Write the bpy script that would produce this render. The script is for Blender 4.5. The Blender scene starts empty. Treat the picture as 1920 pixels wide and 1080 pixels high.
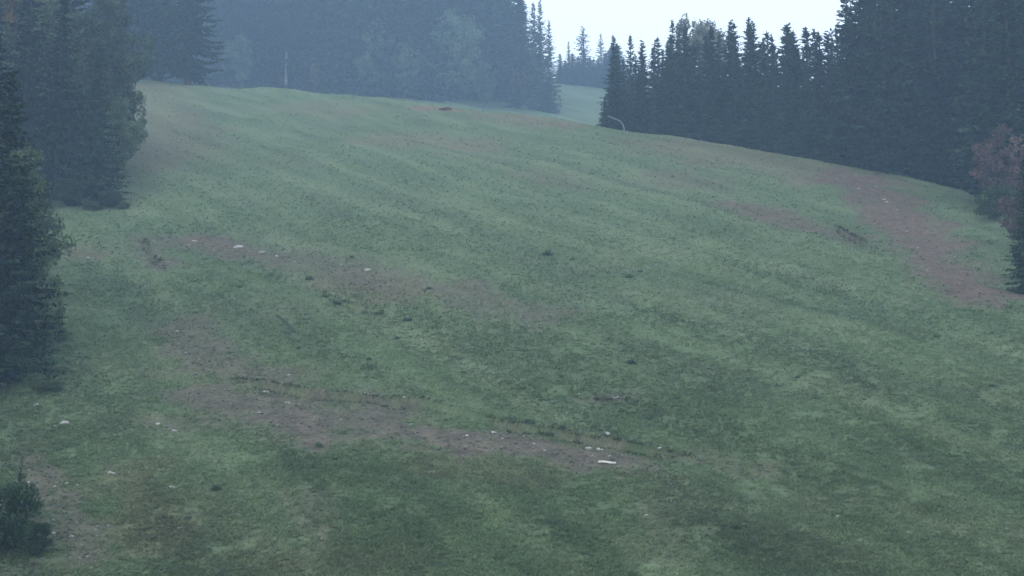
import bpy, math, random
import numpy as np
from mathutils import Vector

R = math.radians
sc = bpy.context.scene
C = sc.collection
random.seed(7)
rng = np.random.default_rng(7)

# ------------------------------------------------------------------ camera, sky, sun, exposure
F_PX = 2600.0                      # focal length in pixels of a 1920 px wide picture
PITCH = math.atan(360.0 / F_PX)
cam_d = bpy.data.cameras.new('camera')
cam = bpy.data.objects.new('camera', cam_d)
C.objects.link(cam)
cam_d.sensor_width = 36.0
cam_d.lens = 36.0 * F_PX / 1920.0
cam_d.clip_end = 5000.0
cam.location = (0, 0, 0)
cam.rotation_euler = (math.pi / 2 + PITCH, 0, 0)
sc.camera = cam

SUN_EL, SUN_AZ = 14.0, 200.0       # veiled low sun behind the camera, to the left
w = bpy.data.worlds.new('World')
sc.world = w
w.use_nodes = True
nt = w.node_tree
nt.nodes.clear()
out = nt.nodes.new('ShaderNodeOutputWorld')
bg = nt.nodes.new('ShaderNodeBackground')
sky = nt.nodes.new('ShaderNodeTexSky')
sky.sky_type = 'NISHITA'
sky.sun_disc = False
sky.sun_elevation = R(SUN_EL)
sky.sun_rotation = R(SUN_AZ)
sky.altitude = 900
sky.air_density = 1.0
sky.dust_density = 2.0
sky.ozone_density = 1.5
mixs = nt.nodes.new('ShaderNodeMix')
mixs.data_type = 'RGBA'
mixs.inputs[0].default_value = 0.75       # closed cloud cover over the clear sky
mixs.inputs[7].default_value = (7.7, 8.8, 9.9, 1)
nt.links.new(sky.outputs[0], mixs.inputs[6])
nt.links.new(mixs.outputs[2], bg.inputs[0])
bg.inputs[1].default_value = 0.12
nt.links.new(bg.outputs[0], out.inputs[0])

sun_d = bpy.data.lights.new('sun', 'SUN')
sun_d.energy = 0.5
sun_d.angle = R(40)
sun_d.color = (1.0, 0.95, 0.88)
sun = bpy.data.objects.new('sun', sun_d)
C.objects.link(sun)
_a, _e = R(SUN_AZ), R(SUN_EL)
sdir = Vector((math.sin(_a) * math.cos(_e), math.cos(_a) * math.cos(_e), math.sin(_e)))
sun.rotation_euler = (-sdir).to_track_quat('-Z', 'Y').to_euler()

sc.view_settings.view_transform = 'Standard'
sc.view_settings.look = 'None'
sc.view_settings.gamma = 1.0
sc.view_settings.exposure = 0.78
sc.cycles.use_denoising = True
try:
    sc.cycles.denoiser = 'OPENIMAGEDENOISE'
except Exception:
    pass
sc.cycles.max_bounces = 6
sc.cycles.diffuse_bounces = 3
sc.cycles.volume_bounces = 1
sc.cycles.transparent_max_bounces = 4
sc.cycles.use_adaptive_sampling = False

# ------------------------------------------------------------------ noise
_tab = np.random.default_rng(3).random((256, 256))


def vnoise(x, y):
    xi = np.floor(x).astype(int)
    yi = np.floor(y).astype(int)
    fx = x - xi
    fy = y - yi
    fx = fx * fx * (3 - 2 * fx)
    fy = fy * fy * (3 - 2 * fy)
    a = _tab[xi % 256, yi % 256]
    b = _tab[(xi + 1) % 256, yi % 256]
    c = _tab[xi % 256, (yi + 1) % 256]
    d = _tab[(xi + 1) % 256, (yi + 1) % 256]
    return (a * (1 - fx) + b * fx) * (1 - fy) + (c * (1 - fx) + d * fx) * fy


def fbm(x, y, o=4):
    s = np.zeros_like(x, dtype=float)
    amp, tot = 1.0, 0.0
    for k in range(o):
        s += amp * (vnoise(x * 2 ** k + 17.3 * k, y * 2 ** k + 5.1 * k) - .5)
        tot += amp
        amp *= .5
    return s / tot * 2.0


def sstep(a, b, x):
    t = np.clip((x - a) / (b - a), 0, 1)
    return t * t * (3 - 2 * t)


# ------------------------------------------------------------------ terrain
G, CC = 0.406, 21.4               # main slope: z = G*y - CC


def ray(u, v):
    """pixel of the 1920x1080 photograph -> tan(azimuth), tan(elevation)"""
    X = (u - 960) / F_PX
    Z = -(v - 540) / F_PX
    c, s = math.cos(PITCH), math.sin(PITCH)
    dy = c - Z * s
    dz = s + Z * c
    return X / dy, dz / dy


crest_px = [(260, 150), (500, 166), (800, 190), (1050, 219), (1120, 232), (1250, 250), (1380, 272),
            (1500, 292), (1600, 310), (1700, 328), (1800, 350), (1850, 372), (1920, 415)]
_cx, _cy = [], []
for u, v in crest_px:
    t, e = ray(u, v)
    y = CC / (G - e)
    _cx.append(t * y)
    _cy.append(y)
_cx = np.array([-300, -90] + _cx + [46, 70, 300])
_cy = np.array([186, 186] + _cy + [_cy[-1] - 4, 82, 82])


def crest_y(x):
    return np.interp(x, _cx, _cy)


def smin(a, b, k):
    h = np.clip(.5 + .5 * (b - a) / k, 0, 1)
    return b * (1 - h) + a * h - k * h * (1 - h)


def base_z(x, y):
    x = np.asarray(x, float)
    y = np.asarray(y, float)
    plane = G * y - CC
    yc = crest_y(x)
    zc = G * yc - CC + 0.35
    far = sstep(195, 300, y)               # the run beyond the crest lies level across
    yr = float(crest_y(9.0))
    yc, zc = yc + far * (yr - yc), zc + far * (G * yr - CC + .35 - zc)
    beyond = zc + 0.10 * (y - yc)
    z = smin(plane, beyond, 1.4)
    rise = np.clip(y - 205, 0, 145)
    z = z + (.305 - .0008 * np.clip(x, -60, 60)) * rise * sstep(0, 40, rise) - 0.25 * np.clip(y - 368, 0, 400)
    near = -7.6 + 0.085 * y
    z = -smin(-z, -near, 1.2)
    return z


def at(u, v, ymin=36, ymax=420):
    t, e = ray(u, v)
    ys = np.linspace(ymin, ymax, 3000)
    d = base_z(t * ys, ys) - e * ys
    idx = np.where(d >= 0)[0]
    y = ys[idx[0]] if len(idx) else float(crest_y(t * 150))
    return float(t * y), float(y)


def poly(pts):
    return np.array([at(u, v) for u, v in pts])


def seg_dist(x, y, P):
    best = np.full(x.shape, 1e9)
    side = np.zeros(x.shape)
    for a, b in zip(P[:-1], P[1:]):
        d = b - a
        L2 = d @ d
        t = np.clip(((x - a[0]) * d[0] + (y - a[1]) * d[1]) / L2, 0, 1)
        px, py = x - a[0] - t * d[0], y - a[1] - t * d[1]
        dist = np.hypot(px, py)
        m = dist < best
        best = np.where(m, dist, best)
        side = np.where(m, np.sign(d[0] * py - d[1] * px), side)
    return best, side


LEDGES = [(poly([(430, 700), (500, 714), (620, 735), (720, 748), (800, 752), (880, 770), (960, 790), (1030, 800),
                 (1090, 815), (1160, 832), (1300, 850)]), .55),
          (poly([(265, 440), (285, 480), (310, 505)]), .5),
          (poly([(600, 545), (640, 560), (720, 577)]), .4),
          (poly([(820, 520), (900, 545), (980, 575)]), .3),
          (poly([(1560, 415), (1600, 440), (1640, 465)]), .7),
          (poly([(1380, 380), (1470, 405)]), .4),
          (poly([(1490, 298), (1560, 312), (1640, 340)]), .4),
          (poly([(960, 340), (1050, 372), (1150, 400)]), .3),
          (poly([(640, 310), (760, 345), (860, 378), (960, 410)]), .35),
          (poly([(1160, 258), (1240, 272), (1310, 290)]), .35),
          (poly([(1480, 855), (1620, 900), (1800, 950)]), .3),
          (poly([(1080, 728), (1180, 742)]), .25),
          (poly([(570, 950), (625, 975)]), .3),
          (poly([(520, 597), (560, 625)]), .15)]


def detail(x, y):
    a = (.52 * x - .85 * y)
    b = (.85 * x + .52 * y) + 2.6 * fbm(x / 19 + 60, y / 19, 2)
    h = .38 * fbm(x / 16, y / 16, 3) + .42 * fbm(a / 24 + 9, b / 3.4, 2) * (.25 + .75 * sstep(52, 85, y))
    h += .05 * fbm(x / 1.9 + 40, y / 1.9, 3) + .05 * fbm(x / .5, y / .5 + 80, 2)
    fade = sstep(30, 42, y) * (1 - sstep(230, 330, y)) * .6 + .4
    h = h * fade
    for P, amp in LEDGES:
        lo, hi = P.min(0) - 8, P.max(0) + 8
        m = (x > lo[0]) & (x < hi[0]) & (y > lo[1]) & (y < hi[1])
        if not m.any():
            continue
        xs, ys = x[m], y[m]
        wob = .22 * fbm(xs / 1.5, ys / 1.5 + 33, 2)
        d, s = seg_dist(xs, ys + wob, P)
        # uphill side (s > 0) bulges, downhill side drops off sharply
        off = np.where(s > 0, .28 * np.exp(-d / .8), -.34 * np.exp(-d / 1.6))
        ends = np.minimum(np.hypot(xs - P[0][0], ys - P[0][1]), np.hypot(xs - P[-1][0], ys - P[-1][1]))
        h[m] += amp * off * sstep(0, 3.0, ends + .4) * (.7 + .8 * vnoise(xs / 1.3, ys / 1.3))
    return h


def gz(x, y):
    x = np.atleast_1d(np.asarray(x, float))
    y = np.atleast_1d(np.asarray(y, float))
    return base_z(x, y) + detail(x, y)


# bare earth, dry grass, reddish scree: (polyline, half width in metres, strength, channel)
WEAR = [([(345, 600), (360, 650), (430, 690), (540, 700)], 1.5, .75, 0),
        ([(400, 735), (500, 755), (620, 780), (720, 798)], 2.0, .9, 0),
        ([(560, 770), (580, 810)], 1.5, 1.0, 0),
        ([(680, 795), (820, 808), (960, 832), (1100, 850), (1200, 856)], 1.35, .95, 0),
        ([(1200, 850), (1300, 860), (1420, 880)], 1.0, .6, 0),
        ([(270, 450), (370, 450), (460, 465), (560, 490)], 2.1, .65, 0),
        ([(560, 490), (680, 505), (800, 535), (900, 560), (990, 580)], 2.2, .65, 0),
        ([(280, 470), (300, 500)], 1.2, .8, 0),
        ([(270, 785), (330, 790), (420, 770)], 1.2, .6, 0),
        ([(60, 865), (90, 920), (130, 980), (170, 1050)], .75, .8, 0),
        ([(40, 960), (100, 1010)], .7, .75, 0),
        ([(-40, 1070), (60, 1072), (150, 1090)], .8, .5, 0),
        ([(580, 940), (620, 1000), (600, 1030)], .8, .5, 0),
        ([(1230, 960), (1250, 1040)], .9, .45, 0),
        ([(1560, 935), (1800, 1000), (1900, 1010)], .8, .25, 0),
        ([(1120, 735), (1180, 742)], .8, .5, 0),
        ([(130, 462), (180, 482)], .9, .6, 2),
        ([(300, 690), (360, 690)], 1.0, .4, 0),
        # reddish scar at the right
        ([(1555, 322), (1600, 345), (1650, 375)], 2.4, .95, 2),
        ([(1650, 375), (1710, 430), (1760, 490), (1825, 550)], 2.5, .95, 2),
        ([(1640, 335), (1690, 345)], 2.0, .6, 2),
        ([(1380, 380), (1480, 410), (1600, 440)], 1.8, .75, 2),
        ([(1260, 330), (1330, 350)], 2.6, .45, 2),
        ([(1010, 330), (1060, 345)], 2.2, .4, 2),
        ([(360, 440), (400, 450), (520, 480)], .9, .6, 2),
        # dry brown grass
        ([(275, 165), (300, 230), (300, 300)], 5.0, .42, 1),
        ([(805, 203), (860, 206)], 1.8, 1.0, 1),
        ([(940, 216), (1050, 230)], 3.0, .55, 1),
        ([(780, 260), (860, 265)], 5.0, .45, 1),
        ([(560, 200), (640, 210)], 4.0, .35, 1),
        ([(1250, 270), (1420, 300), (1560, 330)], 5.0, .4, 1),
        ([(500, 1060), (700, 1070)], 1.6, .15, 1),
        ([(240, 890), (300, 1000)], 1.2, .25, 1),
        ([(820, 870), (1000, 880)], 1.2, .2, 1),
        ([(640, 520), (760, 545)], 2.0, .4, 1)]
WEAR = [(poly(p), r, s, c) for p, r, s, c in WEAR]


def wear(x, y):
    outc = np.zeros((len(x), 3))
    n1 = fbm(x / 2.6 + 7, y / 2.6, 4)
    n2 = fbm(x / .7, y / .7 + 50, 3)
    for P, r, s, ch in WEAR:
        m_ = r * 3.2
        lo, hi = P.min(0) - m_, P.max(0) + m_
        m = (x > lo[0]) & (x < hi[0]) & (y > lo[1]) & (y < hi[1])
        if not m.any():
            continue
        d, _ = seg_dist(x[m], y[m], P)
        d = d / r + .95 * n1[m] + .65 * n2[m]
        val = s * (1 - sstep(.30, 1.65, d))
        outc[m, ch] = np.maximum(outc[m, ch], val)
    return outc


# ------------------------------------------------------------------ materials
def new_mat(name):
    m = bpy.data.materials.new(name)
    m.use_nodes = True
    b = m.node_tree.nodes['Principled BSDF']
    b.inputs['Roughness'].default_value = .9
    b.inputs['Specular IOR Level'].default_value = .15
    return m, m.node_tree, b


def N(t, kind, **kw):
    n = t.nodes.new(kind)
    for k, v in kw.items():
        setattr(n, k, v)
    return n


def up(c, k=1.42):
    return tuple(min(.8, v * k) for v in c)


def noise_ramp(t, coord, scale, stops, detail_=4, rough=.6):
    n = N(t, 'ShaderNodeTexNoise')
    n.inputs['Scale'].default_value = scale
    n.inputs['Detail'].default_value = detail_
    n.inputs['Roughness'].default_value = rough
    t.links.new(coord, n.inputs['Vector'])
    r = N(t, 'ShaderNodeValToRGB')
    el = r.color_ramp.elements
    while len(el) < len(stops):
        el.new(.5)
    for e_, (p, c) in zip(el, stops):
        e_.position = p
        e_.color = (*c, 1) if len(c) == 3 else c
    t.links.new(n.outputs[0], r.inputs[0])
    return r.outputs[0], n


def mix(t, a, b, fac, blend='MIX'):
    m = N(t, 'ShaderNodeMix', data_type='RGBA', blend_type=blend)
    for s, v in ((0, fac), (6, a), (7, b)):
        if isinstance(v, (int, float)):
            m.inputs[s].default_value = v
        elif isinstance(v, tuple):
            m.inputs[s].default_value = (*v, 1)
        else:
            t.links.new(v, m.inputs[s])
    return m.outputs[2]


def meadow_material(name, tuft):
    m, t, b = new_mat(name)
    geo = N(t, 'ShaderNodeNewGeometry')
    pos = geo.outputs['Position']
    att = N(t, 'ShaderNodeAttribute', attribute_name='wear')
    sep = N(t, 'ShaderNodeSeparateColor')
    t.links.new(att.outputs['Color'], sep.inputs[0])
    # streaks that run diagonally down the slope
    mp = N(t, 'ShaderNodeMapping', vector_type='TEXTURE')
    mp.inputs['Rotation'].default_value = (0, 0, R(-58.5))
    mp.inputs['Scale'].default_value = (20.0, 2.9, 1000.0)
    t.links.new(pos, mp.inputs[0])
    g1, _ = noise_ramp(t, pos, .22, [(p, up(c)) for p, c in [(.3, (.062, .087, .040)), (.5, (.077, .109, .050)), (.72, (.098, .126, .058))]], 6, .65)
    g2, _ = noise_ramp(t, mp.outputs[0], 1.0, [(p, up(c)) for p, c in [(.36, (.052, .070, .037)), (.5, (.078, .108, .053)), (.62, (.126, .150, .083))]], 5, .6)
    grass = mix(t, g1, g2, .5)
    br, _ = noise_ramp(t, pos, .11, [(.52, (0, 0, 0)), (.74, (.38, .38, .38))], 5, .6)
    grass = mix(t, grass, up((.090, .092, .062)), br)
    grass = mix(t, grass, up((.130, .088, .060)), sep.outputs[1])
    d1, _ = noise_ramp(t, pos, 1.1, [(p, up(c)) for p, c in [(.3, (.046, .039, .028)), (.5, (.081, .068, .049)), (.7, (.128, .106, .077))]], 8, .7)
    s1, _ = noise_ramp(t, pos, 1.6, [(p, up(c)) for p, c in [(.3, (.056, .041, .031)), (.5, (.094, .066, .050)), (.72, (.138, .100, .077))]], 8, .7)
    if tuft:
        col = grass
        av = N(t, 'ShaderNodeAttribute', attribute_name='shade')
        col = mix(t, col, av.outputs['Color'], 1.0, 'MULTIPLY')
    else:
        col = mix(t, grass, d1, sep.outputs[0])
        col = mix(t, col, s1, sep.outputs[2])
        sp, n3 = noise_ramp(t, pos, 5.0, [(.28, (.5, .5, .5)), (.5, (.94, .94, .94)), (.75, (1.35, 1.35, 1.35))], 5, .75)
        col = mix(t, col, sp, 1.0, 'MULTIPLY')
        bp = N(t, 'ShaderNodeBump')
        bp.inputs['Strength'].default_value = .8
        bp.inputs['Distance'].default_value = .12
        t.links.new(n3.outputs[0], bp.inputs['Height'])
        t.links.new(bp.outputs[0], b.inputs['Normal'])
    t.links.new(col, b.inputs['Base Color'])
    if tuft:
        tr = N(t, 'ShaderNodeBsdfTranslucent')
        t.links.new(col, tr.inputs[0])
        ms = N(t, 'ShaderNodeMixShader')
        ms.inputs[0].default_value = .5
        t.links.new(b.outputs[0], ms.inputs[1])
        t.links.new(tr.outputs[0], ms.inputs[2])
        t.links.new(ms.outputs[0], t.nodes['Material Output'].inputs[0])
    return m


def foliage_material(name, dark, light, trans=.0):
    m, t, b = new_mat(name)
    b.inputs['Roughness'].default_value = .75
    oi = N(t, 'ShaderNodeObjectInfo')
    geo = N(t, 'ShaderNodeNewGeometry')
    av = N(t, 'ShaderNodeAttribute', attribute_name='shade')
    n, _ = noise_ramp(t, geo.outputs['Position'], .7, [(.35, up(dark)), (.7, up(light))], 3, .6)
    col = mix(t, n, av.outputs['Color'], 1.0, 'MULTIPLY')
    hv = N(t, 'ShaderNodeHueSaturation')
    mr = N(t, 'ShaderNodeMapRange')
    mr.inputs[3].default_value = .6
    mr.inputs[4].default_value = 1.55
    t.links.new(oi.outputs['Random'], mr.inputs[0])
    t.links.new(mr.outputs[0], hv.inputs['Value'])
    t.links.new(col, hv.inputs['Color'])
    t.links.new(hv.outputs[0], b.inputs['Base Color'])
    if trans:
        tr = N(t, 'ShaderNodeBsdfTranslucent')
        t.links.new(hv.outputs[0], tr.inputs[0])
        ms = N(t, 'ShaderNodeMixShader')
        ms.inputs[0].default_value = trans
        t.links.new(b.outputs[0], ms.inputs[1])
        t.links.new(tr.outputs[0], ms.inputs[2])
        t.links.new(ms.outputs[0], t.nodes['Material Output'].inputs[0])
    return m


def plain_material(name, c0, c1, scale, bump=.3, rough=.9):
    m, t, b = new_mat(name)
    b.inputs['Roughness'].default_value = rough
    tc = N(t, 'ShaderNodeTexCoord')
    c, n = noise_ramp(t, tc.outputs['Object'], scale, [(.3, up(c0, 1.3)), (.7, up(c1, 1.3))], 6, .65)
    t.links.new(c, b.inputs['Base Color'])
    bp = N(t, 'ShaderNodeBump')
    bp.inputs['Strength'].default_value = bump
    bp.inputs['Distance'].default_value = .03
    t.links.new(n.outputs[0], bp.inputs['Height'])
    t.links.new(bp.outputs[0], b.inputs['Normal'])
    return m


M = {
    'ground': meadow_material('meadow_ground', False),
    'tuft': meadow_material('meadow_grass', True),
    'spruce': foliage_material('spruce_needles', (.008, .019, .009), (.026, .050, .021)),
    'leaf': foliage_material('green_leaves', (.036, .058, .030), (.092, .120, .056), .3),
    'leaf_pale': foliage_material('pale_autumn_leaves', (.070, .070, .050), (.130, .120, .085), .25),
    'leaf_red': foliage_material('red_autumn_leaves', (.062, .044, .040), (.112, .070, .060), .25),
    'leaf_orange': foliage_material('orange_shrub_leaves', (.190, .085, .050), (.320, .140, .080), .4),
    'leaf_rust': foliage_material('rusty_leaves', (.080, .060, .028), (.150, .105, .040), .25),
    'bush': foliage_material('dark_bush_leaves', (.011, .025, .011), (.032, .054, .022), .15),
    'bark': plain_material('dark_bark', (.022, .019, .016), (.050, .042, .035), 6),
    'bark_pale': plain_material('pale_bark', (.08, .078, .075), (.15, .147, .142), 4),
    'rock': plain_material('pale_limestone', (.17, .165, .155), (.40, .39, .37), 7, .8),
    'rock_grey': plain_material('grey_stone', (.13, .13, .13), (.28, .27, .26), 5, .6),
    'wood': plain_material('bleached_wood', (.35, .34, .31), (.55, .53, .49), 3),
    'wood_dark': plain_material('dark_weathered_wood', (.025, .024, .022), (.07, .062, .055), 5),
    'metal': plain_material('galvanised_metal', (.13, .14, .15), (.20, .21, .22), 8, .05, .6),
    'tussock': foliage_material('dark_tussock_grass', (.040, .064, .038), (.078, .112, .060), .5),
}


# ------------------------------------------------------------------ mesh helpers
def mesh_np(name, verts, faces, mat=None, smooth=False, attrs=None):
    me = bpy.data.meshes.new(name)
    verts = np.asarray(verts, np.float32)
    faces = np.asarray(faces, np.int32)
    nf, k = faces.shape
    me.vertices.add(len(verts))
    me.vertices.foreach_set('co', verts.ravel())
    me.loops.add(nf * k)
    me.loops.foreach_set('vertex_index', faces.ravel())
    me.polygons.add(nf)
    me.polygons.foreach_set('loop_start', np.arange(0, nf * k, k, dtype=np.int32))
    me.polygons.foreach_set('loop_total', np.full(nf, k, np.int32))
    if smooth:
        me.polygons.foreach_set('use_smooth', np.ones(nf, bool))
    for an, arr in (attrs or {}).items():
        a = me.attributes.new(an, 'FLOAT_COLOR', 'POINT')
        buf = np.ones((len(verts), 4), np.float32)
        arr = np.asarray(arr)
        buf[:, :3] = arr if arr.ndim == 2 else arr[:, None]
        a.data.foreach_set('color', buf.ravel())
    me.update(calc_edges=True)
    if mat:
        me.materials.append(mat)
    return me


def link(name, me, parent=None):
    o = bpy.data.objects.new(name, me)
    C.objects.link(o)
    if parent:
        o.parent = parent
    return o


def tag(o, label, cat, group=None):
    o['label'] = label
    o['category'] = cat
    if group:
        o['group'] = group
    return o


def tube(pts, rad, n=8):
    """tapered tube along pts -> verts, quad faces"""
    pts = np.asarray(pts, float)
    V, Fc = [], []
    for i, p in enumerate(pts):
        d = pts[min(i + 1, len(pts) - 1)] - pts[max(i - 1, 0)]
        d /= np.linalg.norm(d)
        a = np.cross(d, [0.31, .95, .1]); a /= np.linalg.norm(a)
        b = np.cross(d, a)
        for k in range(n):
            an = 2 * math.pi * k / n
            V.append(p + rad[i] * (math.cos(an) * a + math.sin(an) * b))
    for i in range(len(pts) - 1):
        for k in range(n):
            q = (k + 1) % n
            Fc.append((i * n + k, i * n + q, (i + 1) * n + q, (i + 1) * n + k))
    j = (len(pts) - 1) * n
    for k in range(0, n, 2):      # end caps
        if k + 3 <= n:
            Fc.append((j, j + k + 1, j + (k + 2) % n, j + (k + 3) % n) if k + 2 < n else (j, j + k, j + k + 1, j))
    return np.array(V), Fc


def merge(parts):
    V, Fc, o = [], [], 0
    for v, f in parts:
        V.append(v)
        Fc += [tuple(i + o for i in q) for q in f if len(set(q)) == 4]
        o += len(v)
    return np.vstack(V), np.array(Fc)


# ------------------------------------------------------------------ the ground sheet
APEX = -90.0
inv = np.linspace(1 / 43.0, 1 / 185.0, 620)
rows = np.concatenate([np.linspace(-70, 36, 14), np.linspace(38, 42.6, 10), 1 / inv, np.linspace(186, 232, 40), np.linspace(236, 350, 60),
                       np.linspace(360, 620, 14)])
cols = np.concatenate([np.linspace(-2.2, -.36, 16), np.linspace(-.33, .33, 520), np.linspace(.36, 2.2, 16)])
S, Y = np.meshgrid(cols, rows)
X = S * (Y - APEX) * (1 - .35 * np.clip((np.abs(S) - .36) / 2, 0, 1))
x_, y_ = X.ravel(), Y.ravel()
z_ = gz(x_, y_)
nr, nc = S.shape
idx = np.arange(nr * nc).reshape(nr, nc)
quads = np.stack([idx[:-1, :-1], idx[:-1, 1:], idx[1:, 1:], idx[1:, :-1]], -1).reshape(-1, 4)
wr = wear(x_, y_)
me = mesh_np('ground', np.stack([x_, y_, z_], 1), quads, M['ground'], True, {'wear': wr})
ground = link('ground', me)
ground['kind'] = 'structure'

# ------------------------------------------------------------------ grass blades (uncountable)
NT = 300000
ty = 1 / rng.uniform(1 / 190.0, 1 / 41.0, NT)
tx = rng.uniform(-.42, .42, NT) * ty
tw = wear(tx, ty)
bare = np.maximum(tw[:, 0], tw[:, 2])
clump = vnoise(tx / 1.1 + 5, ty / 1.1) + .6 * vnoise(tx / .4, ty / .4)
keep = (rng.random(NT) > bare * 1.03) & (clump > .12 + .62 * rng.random(NT)) & (rng.random(NT) > .6 * sstep(75, 130, ty))
tx, ty, tw = tx[keep], ty[keep], tw[keep]
tz = gz(tx, ty) - .02
n = len(tx)
hh = rng.uniform(.035, .11, n) * (1 + .7 * (rng.random(n) > .95)) * (.75 + .5 * vnoise(tx / 3, ty / 3))
ta, tb = .52 * tx - .85 * ty, .85 * tx + .52 * ty + 2.6 * fbm(tx / 19 + 60, ty / 19, 2)
sh = rng.uniform(1.0, 1.5, n) * (.80 + .38 * fbm(ta / 13 + 3, tb / 1.6, 3) + .25 * vnoise(tx / .6, ty / .6) + .12)
BL = 4
lx, ly, la = [], [], []
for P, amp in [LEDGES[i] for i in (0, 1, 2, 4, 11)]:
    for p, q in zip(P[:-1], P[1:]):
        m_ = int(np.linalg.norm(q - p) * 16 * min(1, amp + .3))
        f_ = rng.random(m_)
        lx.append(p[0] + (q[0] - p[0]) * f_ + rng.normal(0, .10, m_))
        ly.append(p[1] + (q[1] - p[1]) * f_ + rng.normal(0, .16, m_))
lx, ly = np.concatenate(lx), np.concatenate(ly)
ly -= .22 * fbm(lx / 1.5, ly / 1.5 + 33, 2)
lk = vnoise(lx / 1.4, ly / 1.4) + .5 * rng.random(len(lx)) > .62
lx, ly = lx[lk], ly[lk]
m_ = len(lx)
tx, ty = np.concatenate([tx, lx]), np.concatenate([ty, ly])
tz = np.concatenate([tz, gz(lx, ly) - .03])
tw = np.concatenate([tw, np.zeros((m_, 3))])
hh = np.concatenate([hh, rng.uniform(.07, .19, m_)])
sh = np.concatenate([sh, rng.uniform(.35, .85, m_)])  # ledge fringe coloured darker: paints the undercut's shadow line into the grass
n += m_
V = np.zeros((n, BL, 3, 3))
for k in range(BL):
    a = rng.uniform(0, 2 * math.pi, n)
    lean = rng.uniform(.5, 1.7, n) * hh
    rx, ry = rng.normal(0, .07, n), rng.normal(0, .07, n)
    wd = rng.uniform(.025, .06, n)
    bx, by = tx + rx, ty + ry
    V[:, k, 0] = np.stack([bx - wd * np.sin(a), by + wd * np.cos(a), tz], 1)
    V[:, k, 1] = np.stack([bx + wd * np.sin(a), by - wd * np.cos(a), tz], 1)
    V[:, k, 2] = np.stack([bx + lean * np.cos(a), by + lean * np.sin(a), tz + hh * rng.uniform(.7, 1.1, n)], 1)
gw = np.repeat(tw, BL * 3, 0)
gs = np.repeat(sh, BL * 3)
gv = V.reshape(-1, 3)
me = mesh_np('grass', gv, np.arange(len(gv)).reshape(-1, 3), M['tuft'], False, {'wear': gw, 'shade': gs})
grass = link('grass', me)
grass['kind'] = 'stuff'
grass['label'] = 'short rough grass covering the whole slope'


# ------------------------------------------------------------------ tree prototypes
def strips(P, D, Nn, L, W):
    """quads: base P, direction D, flat normal Nn, length L, width W"""
    side = np.cross(D, Nn)
    side /= np.linalg.norm(side, axis=1)[:, None] + 1e-9
    L = L[:, None]
    W = W[:, None]
    a = P - side * W * .35
    b = P + side * W * .35
    mid = P + D * L * .55
    c = mid + side * W * .6
    d = mid - side * W * .6
    tip = P + D * L - Nn * L * .12
    return np.stack([a, b, c, d], 1), np.stack([d, c, tip + side * W * .12, tip - side * W * .12], 1)


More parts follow.
